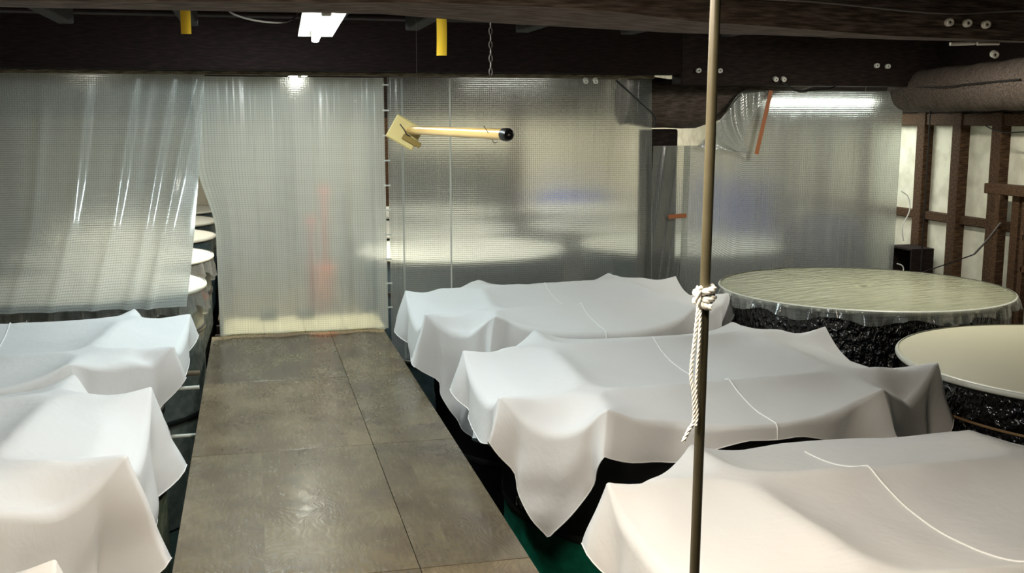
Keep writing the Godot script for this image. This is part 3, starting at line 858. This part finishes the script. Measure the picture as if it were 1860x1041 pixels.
func build_ceiling_things() -> void:
	# the near cross beam: hewn, its underside of uneven width
	var s := Shape.new()
	var near := [Vector3(-4.2, 1.945, -3.02), Vector3(-0.6, 1.945, -3.02), Vector3(0.38, 1.962, -3.0), Vector3(0.74, 1.962, -2.99), Vector3(1.02, 1.95, -2.98), Vector3(1.27, 1.929, -2.99), Vector3(1.52, 1.92, -3.0), Vector3(1.91, 1.902, -3.02), Vector3(2.4, 1.894, -3.03), Vector3(5.8, 1.88, -3.05)]
	var far := [Vector3(-4.2, 1.941, -3.16), Vector3(-0.63, 1.941, -3.16), Vector3(0.39, 1.949, -3.2), Vector3(0.78, 1.93, -3.22), Vector3(1.1, 1.922, -3.24), Vector3(1.32, 1.915, -3.24), Vector3(1.6, 1.911, -3.2), Vector3(2.0, 1.9, -3.14), Vector3(2.52, 1.896, -3.13), Vector3(5.8, 1.87, -3.15)]
	for k in near.size() - 1:
		var a: Vector3 = near[k]
		var b: Vector3 = near[k + 1]
		var c: Vector3 = far[k + 1]
		var d: Vector3 = far[k]
		var up := Vector3(0, 0.42, 0)
		s.quad_flat(a, d, c, b)                      # underside
		s.quad_flat(a, b, b + up, a + up)            # face towards the camera
		s.quad_flat(c, d, d + up, c + up)            # face away
		s.quad_flat(d + up, a + up, b + up, c + up)
	tag(part(s, "ceiling_beam", "beam_wood"), "near hewn ceiling beam crossing the top of the picture", "beam")
	tag(part(boxed(Vector3(-0.5, 2.24, -8.12), Vector3(7.6, 0.5, 0.24), 0.008), "ceiling_beam", "ceiling_wood"), "dark ceiling beam above the curtain rail", "beam")
	tag(part(log_shape([Vector3(3.0, 1.8, -8.52), Vector3(3.6, 1.78, -8.5), Vector3(4.2, 1.97, -8.52), Vector3(5.0, 2.16, -8.55), Vector3(5.7, 2.22, -8.58)], [0.2, 0.21, 0.19, 0.18, 0.18], 2), "roof_log", "beam_wood"), "curved log resting on the brown post", "log")
	tag(part(boxed(Vector3(3.36, 0.13, -8.62), Vector3(0.27, 2.86, 0.22), 0.012), "post", "dark_wood"), "square brown post behind the clear sheets", "post")
	tag(part(boxed(Vector3(4.45, 2.13, -8.1), Vector3(2.3, 0.44, 0.2), 0.008), "ceiling_beam", "dark_wood"), "dark beam above the right curtain", "beam")
	tag(part(log_shape([Vector3(5.47, 1.88, -8.3), Vector3(5.47, 1.885, -7.4), Vector3(5.46, 1.9, -6.5), Vector3(5.47, 1.93, -4.5), Vector3(5.5, 1.95, -2.5)], [0.17, 0.18, 0.19, 0.19, 0.19], 5), "roof_log", "beam_wood"), "thick log under the ceiling along the right wall", "log")
	var places := ["left of the picture", "beside the left yellow strip", "above the strip lamp", "beside the right yellow strip", "just right of the chain", "left of the upright pole", "right of the upright pole", "at the right"]
	var xs := [-0.86, -0.27, 0.42, 0.86, 1.46, 2.06, 2.66, 3.3]
	for k in xs.size():
		tag(part(boxed(Vector3(xs[k], 2.17, -4.52), Vector3(0.075, 0.12, 2.55), 0.006), "joist", "joist_wood"), "thin ceiling joist running into the dark, " + places[k], "joist", "ceiling joists")
	tag(part(boxed(Vector3(1.2, 2.3, -5.88), Vector3(9.0, 0.26, 0.14), 0.008), "ceiling_beam", "ceiling_wood"), "dark cross beam that the far ends of the joists rest on", "beam")
	# yellow strips that hang from the joists
	for q in [[-0.232, 2.005, -4.62, 0.13, "yellow paper strip hanging from the ceiling, left of the strip lamp"], [0.796, 1.93, -4.55, 0.18, "yellow paper strip hanging from the ceiling, right of the strip lamp"]]:
		var t := thing("yellow_strip", Vector3(q[0], q[1], q[2]), q[4], "paper strip", "yellow strips under the ceiling")
		var f := func(u, v): return Vector3(u - 0.02, q[3] - v, 0.006 * sin(u * 70.0) + 0.01 * sin(v * 16.0) + 0.35 * u)
		part(sheet(0.04, q[3] + 0.02, 8, 12, f, 0.0008), "paper", "yellow_paper", t)
		part(tubed([Vector3(0.0, q[3] + 0.012, -0.004), Vector3(0.0, 2.115 - q[1], -0.004)], 0.0015, 6), "thread", "rope_white", t)
	# knobs of the old wiring
	var kn := func(at: Vector3, aim: Vector3, size: float, label: String):
		var t := thing("porcelain_insulator", at, label, "insulator", "porcelain knobs of the old wiring")
		var sh := Shape.new()
		sh.lathe(PackedVector2Array([Vector2(0.0, 0.0), Vector2(0.8, 0.0), Vector2(1.0, 0.15), Vector2(1.0, 0.7), Vector2(0.75, 0.95), Vector2(0.7, 1.15), Vector2(0.95, 1.35), Vector2(1.0, 1.7), Vector2(0.85, 2.0), Vector2(0.35, 2.05), Vector2(0.3, 1.6), Vector2(0.0, 1.6)]), 18)
		var o := part(sh, "knob", "porcelain", t)
		var side := aim.cross(Vector3(0.3, 0.9, 0.1)).normalized()
		o.basis = Basis(side, aim.normalized(), side.cross(aim).normalized()).scaled(Vector3.ONE * size)
		var nail := Shape.new()
		nail.tube(PackedVector3Array([Vector3(0, 1.5, 0), Vector3(0, 1.8, 0)]), 0.22, 8)
		var nn := part(nail, "nail", "dark_wire", t)
		nn.basis = o.basis
	kn.call(Vector3(2.13, 1.945, -3.02), Vector3(-0.25, 0.0, 1), 0.0125, "leftmost of the three porcelain knobs on the near beam")
	kn.call(Vector3(2.195, 1.944, -3.02), Vector3(-0.25, 0.0, 1), 0.0125, "middle one of the three porcelain knobs on the near beam")
	kn.call(Vector3(2.262, 1.941, -3.02), Vector3(-0.25, 0.0, 1), 0.0125, "rightmost of the three porcelain knobs on the near beam")
	kn.call(Vector3(2.385, 1.86, -3.13), Vector3(-0.3, -0.2, 0.9), 0.0125, "porcelain knob at the right edge of the picture, under the near beam")
	kn.call(Vector3(5.0, 2.075, -8.0), Vector3(-0.2, 0, 1), 0.02, "left one of the two knobs above the right curtain's corner")
	kn.call(Vector3(5.1, 2.07, -8.0), Vector3(-0.2, 0, 1), 0.02, "right one of the two knobs above the right curtain's corner")
	kn.call(Vector3(3.44, 2.02, -8.0), Vector3(-0.2, 0, 1), 0.02, "porcelain knob just left of the upright pole")
	kn.call(Vector3(3.62, 2.02, -8.0), Vector3(-0.2, 0, 1), 0.02, "porcelain knob just right of the upright pole")
	kn.call(Vector3(2.52, 1.945, -8.02), Vector3(-0.1, -0.6, 1), 0.02, "left one of two white knobs under the dark beam")
	kn.call(Vector3(2.6, 1.945, -8.02), Vector3(-0.1, -0.6, 1), 0.02, "right one of two white knobs under the dark beam")
	kn.call(Vector3(4.1, 1.965, -8.0), Vector3(-0.1, -0.3, 1), 0.02, "left one of two knobs at the dark cable's end")
	kn.call(Vector3(4.17, 1.965, -8.0), Vector3(-0.1, -0.3, 1), 0.02, "right one of two knobs at the dark cable's end")
	for q in [[Vector3(2.2, 1.886, -3.1), Vector3(2.29, 1.89, -3.1), "left one of two porcelain tubes under the near beam"], [Vector3(2.3, 1.889, -3.1), Vector3(2.38, 1.891, -3.1), "right one of two porcelain tubes under the near beam"]]:
		tag(part(tubed([q[0], q[1]], 0.006, 10), "porcelain_tube", "porcelain"), q[2], "insulator", "porcelain tubes of the old wiring")
	# cables
	for q in [
		[[Vector3(0.9, 2.012, -3.0), Vector3(1.09, 2.0, -2.985), Vector3(1.6, 1.996, -2.99), Vector3(2.1, 1.972, -3.01), Vector3(2.45, 1.99, -3.02), Vector3(3.4, 2.02, -3.03)], 0.004, "grey_cable", "grey cable sagging along the near beam"],
		[[Vector3(-0.02, 2.16, -4.6), Vector3(-0.06, 2.06, -4.4), Vector3(0.08, 2.03, -4.5), Vector3(0.2, 2.06, -4.6), Vector3(0.25, 2.2, -4.6)], 0.004, "grey_cable", "grey cable looping left of the strip lamp"],
		[[Vector3(2.76, 1.94, -8.0), Vector3(2.9, 1.82, -7.98), Vector3(3.08, 1.67, -8.0), Vector3(3.16, 1.58, -8.2)], 0.008, "dark_wire", "dark cable slanting down to the brown post"],
		[[Vector3(4.15, 1.94, -7.98), Vector3(4.3, 1.87, -8.0), Vector3(4.5, 1.88, -8.05), Vector3(4.68, 1.9, -8.1), Vector3(4.75, 2.0, -8.15)], 0.009, "dark_wire", "dark cable drooping over the top of the right curtain"],
		[[Vector3(5.31, 1.9, -7.9), Vector3(5.28, 1.89, -7.5), Vector3(5.27, 1.905, -7.1), Vector3(5.26, 1.92, -6.6)], 0.007, "dark_wire", "dark cable stapled along the thick log on the right"],
	]:
		var sh := Shape.new()
		sh.tube(smooth_path(q[0]), q[1], 8)
		tag(part(sh, "cable", q[2]), q[3], "cable")

func build_right_wall_things() -> void:
	# lattice window frame at the right edge
	var t := thing("window_lattice", Vector3(5.7, 0.4, -6.9), "brown lattice window frame against the right wall", "window frame")
	var bar := func(y0, y1, z0, z1, x := 5.64, d := 0.05, called := "bar"):
		part(boxed(Vector3(x, (y0 + y1) / 2, (z0 + z1) / 2) - t.position, Vector3(d, absf(y1 - y0), absf(z1 - z0)), 0.004), called, "stud_wood", t)
	bar.call(1.07, 1.15, -7.32, -5.9, 5.62, 0.09, "lintel")
	bar.call(0.0, 1.07, -7.17, -7.11, 5.6, 0.08, "jamb")
	bar.call(0.0, 1.07, -7.06, -6.98, 5.66, 0.06, "jamb")
	bar.call(0.0, 1.03, -6.93, -6.88)
	for y in [0.5, 0.74, 0.98]:
		bar.call(y, y + 0.05, -6.9, -5.95)
	bar.call(0.0, 1.03, -6.42, -6.38)
	# wooden box on a bracket by the curtain's edge
	var b := thing("wall_box", Vector3(5.65, 0.2, -8.33), "small dark wooden box on the right wall by the curtain's edge", "box")
	for q in [[Vector3(0, 0.32, 0), Vector3(0.22, 0.02, 0.34)], [Vector3(0, 0.01, 0), Vector3(0.22, 0.02, 0.34)], [Vector3(0, 0.165, 0.16), Vector3(0.22, 0.29, 0.02)], [Vector3(0, 0.165, -0.16), Vector3(0.22, 0.29, 0.02)], [Vector3(0.1, 0.165, 0), Vector3(0.02, 0.29, 0.3)]]:
		part(boxed(q[0], q[1], 0.003), "panel", "dark_wood", b)
	for q in [
		[[Vector3(5.55, 1.74, -8.03), Vector3(5.55, 1.0, -8.03), Vector3(5.55, 0.2, -8.035)], 0.006, "dark_wire", "thin dark cord hanging straight down beside the right curtain", "cord"],
		[[Vector3(5.56, 0.32, -8.1), Vector3(5.55, 0.44, -7.75), Vector3(5.55, 0.58, -7.36)], 0.005, "dark_wire", "thin black cable slanting up across the right wall", "cable"],
		[[Vector3(5.55, 0.585, -7.35), Vector3(5.55, 0.72, -7.2), Vector3(5.56, 0.86, -7.08)], 0.008, "grey_cable", "pale rope slanting up to the lattice frame", "rope"],
		[[Vector3(5.6, 1.6, -7.4), Vector3(5.56, 1.555, -7.2), Vector3(5.56, 1.545, -7.0), Vector3(5.6, 1.57, -6.7)], 0.005, "dark_wire", "dark cable sagging under the rail at the top right", "cable"],
		[[Vector3(5.44, 1.03, -8.22), Vector3(5.5, 0.98, -8.2), Vector3(5.52, 0.86, -8.2), Vector3(5.46, 0.72, -8.2), Vector3(5.48, 0.6, -8.2)], 0.005, "rope_white", "upper white string tied to the edge of the right curtain", "string"],
		[[Vector3(5.44, 0.4, -8.22), Vector3(5.49, 0.37, -8.2), Vector3(5.49, 0.26, -8.2), Vector3(5.46, 0.18, -8.2)], 0.005, "rope_white", "lower white string tied to the edge of the right curtain", "string"],
	]:
		var sh := Shape.new()
		sh.tube(smooth_path(q[0]), q[1], 8)
		tag(part(sh, q[4], q[2]), q[3], q[4])

func twisted(pts: Array, r: float, turns: float, sides := 7) -> Shape:
	var path := smooth_path(pts, 14)
	var s := Shape.new()
	for strand in 3:
		var line := PackedVector3Array()
		var run := 0.0
		for k in path.size():
			if k > 0: run += path[k].distance_to(path[k - 1])
			var d := (path[mini(k + 1, path.size() - 1)] - path[maxi(k - 1, 0)]).normalized()
			var side := d.cross(Vector3(0.13, 0.2, 0.97)).normalized()
			var a := run * turns * TAU + strand * TAU / 3
			line.append(path[k] + (side * cos(a) + d.cross(side) * sin(a)) * r * 0.55)
		s.tube(line, r * 0.6, sides)
	return s

func build_hanging_things() -> void:
	# stirring paddle, hung level below the joists
	var t := thing("stirring_paddle", Vector3(0.84, 1.59, -4.6), "stirring paddle with a cream blade and golden pole, hung level in mid-air", "paddle")
	var cap := Vector3(0.928, 1.59, -3.9) - t.position
	var tip := Vector3(0.775, 1.592, -5.36) - t.position
	var dir := (tip - cap).normalized()
	part(tubed([cap + dir * 0.03, tip], [0.0215, 0.0205], 20), "pole", "gold_pole", t)
	var sh := Shape.new()
	sh.tube(PackedVector3Array([cap - dir * 0.012, cap - dir * 0.01, cap - dir * 0.002, cap + dir * 0.034]), PackedFloat32Array([0.017, 0.021, 0.0245, 0.0245]), 22)
	var dot := Shape.new()
	dot.tube(PackedVector3Array([cap - dir * 0.0155, cap - dir * 0.011]), 0.004, 10)
	part(dot, "pin", "grey_cable", part(sh, "end_cap", "black_rubber", t))
	# blade: a board across the far end, turned a third of a right angle
	var turn := Basis(Vector3(0.86, -0.5, 0.0).normalized(), Vector3(0.5, 0.86, 0.0).normalized(), Vector3.BACK)
	var bl := boxed(tip + dir * 0.0 + Vector3(-0.025, -0.012, 0), Vector3(0.15, 0.125, 0.022), 0.006, turn)
	var blade := part(bl, "blade", "blade_cream", t)
	part(boxed(tip + turn * Vector3(0.03, -0.03, 0.018) + Vector3(-0.005, -0.012, 0), Vector3(0.1, 0.028, 0.014), 0.003, turn), "cleat", "blade_wood", blade)
	part(tubed(Array(smooth_path([tip + Vector3(-0.05, 0.03, 0.014), tip + Vector3(-0.03, 0.0, 0.026), tip + Vector3(-0.02, -0.02, 0.028), tip + Vector3(0.0, -0.03, 0.026)])), 0.003, 6), "lashing", "dark_wire", blade)
	# wire twisted round the pole near its cap
	var mid := cap + dir * 0.19
	part(tubed(Array(smooth_path([mid + Vector3(-0.035, 0.032, 0.02), mid + Vector3(-0.02, 0.008, 0.026), mid + Vector3(0.0, -0.024, 0.018), mid + Vector3(0.008, -0.034, 0.02), mid + Vector3(0.022, -0.028, 0.022)])), 0.0014, 6), "wire_tie", "dark_wire", t)
	# chain from the ceiling, and the thin line that goes on down to the paddle
	var c := thing("chain", Vector3(0.905, 2.1, -4.08), "steel chain hanging from the ceiling above the paddle's pole", "chain")
	for k in 11:
		var link := PackedVector3Array()
		for j in 17:
			var a := TAU * j / 16
			var o := Vector2(cos(a) * 0.006, sin(a) * 0.015)
			link.append(Vector3(o.x, -0.02 - k * 0.0255 + o.y, 0) if k % 2 == 0 else Vector3(0, -0.02 - k * 0.0255 + o.y, o.x))
		var ls := Shape.new()
		ls.tube(link, 0.0022, 6, false)
		part(ls, "link", "chain_steel", c)
	tag(part(tubed([Vector3(0.905, 1.816, -4.08), Vector3(0.905, 1.613, -4.08)], 0.0006, 5), "hanging_line", "grey_cable"), "thin line from the chain down to the paddle's pole", "line")
	tag(part(tubed([Vector3(0.79, 2.115, -5.2), Vector3(0.79, 1.613, -5.2)], 0.0006, 5), "hanging_line", "grey_cable"), "thin line that holds the paddle near its blade", "line")
	# upright pole and the white rope knotted round it
	var p := thing("pole", Vector3(0.776, 0.0, -1.75), "slim dark upright pole in the foreground", "pole")
	part(tubed([Vector3(-0.012, 0, 0.0), Vector3(0.0, 1.3, 0.0), Vector3(0.012, 2.63, 0.0)], 0.0092, 18), "shaft", "pole_paint", p)
	var r := thing("white_rope", Vector3(0.776, 1.34, -1.75), "white rope knotted round the foreground pole, its ends hanging down", "rope")
	var coil := []
	for k in 30:
		var a := -0.3 + k / 29.0 * TAU * 2.0
		coil.append(Vector3(cos(a) * 0.0155, 0.013 - k / 29.0 * 0.03, sin(a) * 0.0155))
	part(twisted(coil, 0.006, 30.0), "coil", "rope_white", r)
	part(twisted([Vector3(-0.014, 0.016, 0.01), Vector3(-0.02, 0.004, 0.016), Vector3(-0.014, -0.014, 0.016), Vector3(0.004, -0.02, 0.02)], 0.0055, 30.0), "knot", "rope_white", r)
	part(twisted([Vector3(-0.015, -0.012, 0.01), Vector3(-0.02, -0.07, 0.01), Vector3(-0.025, -0.14, 0.008), Vector3(-0.02, -0.18, 0.01), Vector3(-0.018, -0.225, 0.01), Vector3(-0.028, -0.245, 0.01), Vector3(-0.038, -0.265, 0.01)], 0.0033, 36.0), "tail", "rope_white", r)
	part(twisted([Vector3(-0.012, -0.012, 0.012), Vector3(-0.014, -0.08, 0.014), Vector3(-0.017, -0.16, 0.013), Vector3(-0.013, -0.215, 0.012), Vector3(-0.016, -0.236, 0.013)], 0.0028, 36.0), "tail", "rope_white", r)

func build_back_things() -> void:
	# floor boards that go on behind the curtain
	var t := thing("cream_boards", Vector3(0.33, 0, -8.75), "low cream boards laid behind the curtain at the walkway's end", "boards")
	for k in 4:
		part(boxed(Vector3(-0.43 + k * 0.315, -0.012, 0), Vector3(0.31, 0.024, 0.62), 0.003), "board", "cream_board", t)
	for z in [-0.2, 0.2]:
		part(boxed(Vector3(0, -0.66, z), Vector3(1.3, 1.27, 0.05), 0.003), "bearer", "dark_wood", t)
	var w := thing("back_walkway", Vector3(0.33, 0, -12.5), "grey walkway that runs on behind the curtain", "walkway")
	for k in 5:
		part(boxed(Vector3(-0.04, -0.01, 2.7 - k * 1.42), Vector3(1.2, 0.02, 1.41), 0.003), "plywood_board", "plywood_%d" % (k % 3), w)
	for x in [-0.5, 0.5]:
		part(boxed(Vector3(x, -0.66, 0), Vector3(0.08, 1.28, 6.7), 0.004), "bearer", "dark_wood", w)
	# bucket and poles behind the middle sheet
	var b := thing("bucket", Vector3(0.58, 0, -9.45), "orange bucket behind the middle curtain", "bucket")
	var s := Shape.new()
	s.lathe(PackedVector2Array([Vector2(0, 0), Vector2(0.085, 0), Vector2(0.12, 0.34), Vector2(0.128, 0.345), Vector2(0.128, 0.36), Vector2(0.115, 0.36), Vector2(0.082, 0.02), Vector2(0, 0.02)]), 28)
	part(s, "body", "orange_plastic", b)
	var hd := []
	for k in 13:
		var a := PI * k / 12.0
		hd.append(Vector3(cos(a) * 0.125, 0.34 + sin(a) * 0.02, sin(a) * 0.13))
	part(tubed(hd, 0.004, 6), "handle", "grey_cable", b)
	for q in [[0.47, -9.3, 0.75, "red_paint", "left red pole standing behind the middle curtain"], [0.62, -9.75, 0.98, "red_paint", "right red pole standing behind the middle curtain"], [0.8, -9.7, 0.95, "dark_wood", "dark pole standing behind the middle curtain"]]:
		var po := thing("standing_pole", Vector3(q[0], 0, q[1]), q[4], "pole", "poles behind the middle curtain")
		part(tubed([Vector3(0, 0.0, 0), Vector3(0.01, q[2], 0.0)], 0.02, 12), "shaft", q[3], po)
		part(boxed(Vector3(0.01, q[2] + 0.02, 0), Vector3(0.09, 0.05, 0.05), 0.01), "grip", q[3], po)
	for q in [[0.1, -9.0, "left dark block on the cream boards"], [0.4, -9.0, "right dark block on the cream boards"]]:
		var bx := thing("dark_block", Vector3(q[0], 0.0, q[1]), q[2], "block", "dark blocks behind the curtain")
		part(boxed(Vector3(0, 0.04, 0), Vector3(0.13, 0.08, 0.1), 0.01), "body", "black_plastic", bx)
		part(boxed(Vector3(0, 0.09, 0), Vector3(0.05, 0.02, 0.04), 0.004), "knob", "black_plastic", bx)
	# tarpaulins over things at the back
	for q in [[Vector3(5.42, FLOOR_Y, -11.7), Vector3(0.5, 2.3, 1.8), "blue_tarp", "bright blue tarpaulin bundle behind the right curtain", 3.0], [Vector3(5.42, FLOOR_Y, -9.4), Vector3(0.52, 2.05, 1.1), "navy_tarp", "dark blue tarpaulin bundle behind the right curtain, nearer the wall", 5.0], [Vector3(4.9, FLOOR_Y, -16.1), Vector3(1.4, 1.85, 0.9), "blue_tarp", "blue tarpaulin bundle against the back wall", 7.0]]:
		var nu := 40
		var nv := 18
		var p := PackedVector3Array()
		var uv := PackedVector2Array()
		var size: Vector3 = q[1]
		for bb in nv + 1:
			for a in nu + 1:
				var an := TAU * a / nu
				var k := float(bb) / nv
				var rr := 1.0 if k < 0.6 else sqrt(maxf(0.0, 1.0 - pow((k - 0.6) / 0.4, 2.0)))
				var sq := pow(absf(cos(an)), 4.0) + pow(absf(sin(an)), 4.0)
				var wob := 1.0 + 0.05 * sin(an * 5 + q[4]) + 0.04 * sin(an * 11 + k * 4.0)
				var o := Vector3(cos(an), 0, sin(an)) / pow(sq, 0.25) * rr * wob
				p.append(Vector3(o.x * size.x / 2, size.y * (k if k < 0.6 else 0.6 + 0.4 * sin((k - 0.6) / 0.4 * PI / 2)) + 0.03 * sin(an * 3 + q[4]) * rr * (0 if bb == 0 else 1), o.z * size.z / 2))
				uv.append(Vector2(an, k))
		var sh := Shape.new()
		sh.grid(p, nu, nv, uv)
		var tt := thing("tarpaulin_bundle", q[0], q[3], "tarpaulin", "tarpaulins behind the curtain")
		part(sh, "sheet", q[2], tt)
		part(tubed(Array(ring_path(size * Vector3(0.53, 0.4, 0.53))), 0.008, 6), "lashing", "rope_white", tt)

func ring_path(h: Vector3) -> PackedVector3Array:
	var out := PackedVector3Array()
	for k in 41:
		var an := TAU * k / 40
		var sq := pow(pow(absf(cos(an)), 4.0) + pow(absf(sin(an)), 4.0), 0.25)
		out.append(Vector3(cos(an) / sq * h.x, h.y, sin(an) / sq * h.z))
	return out
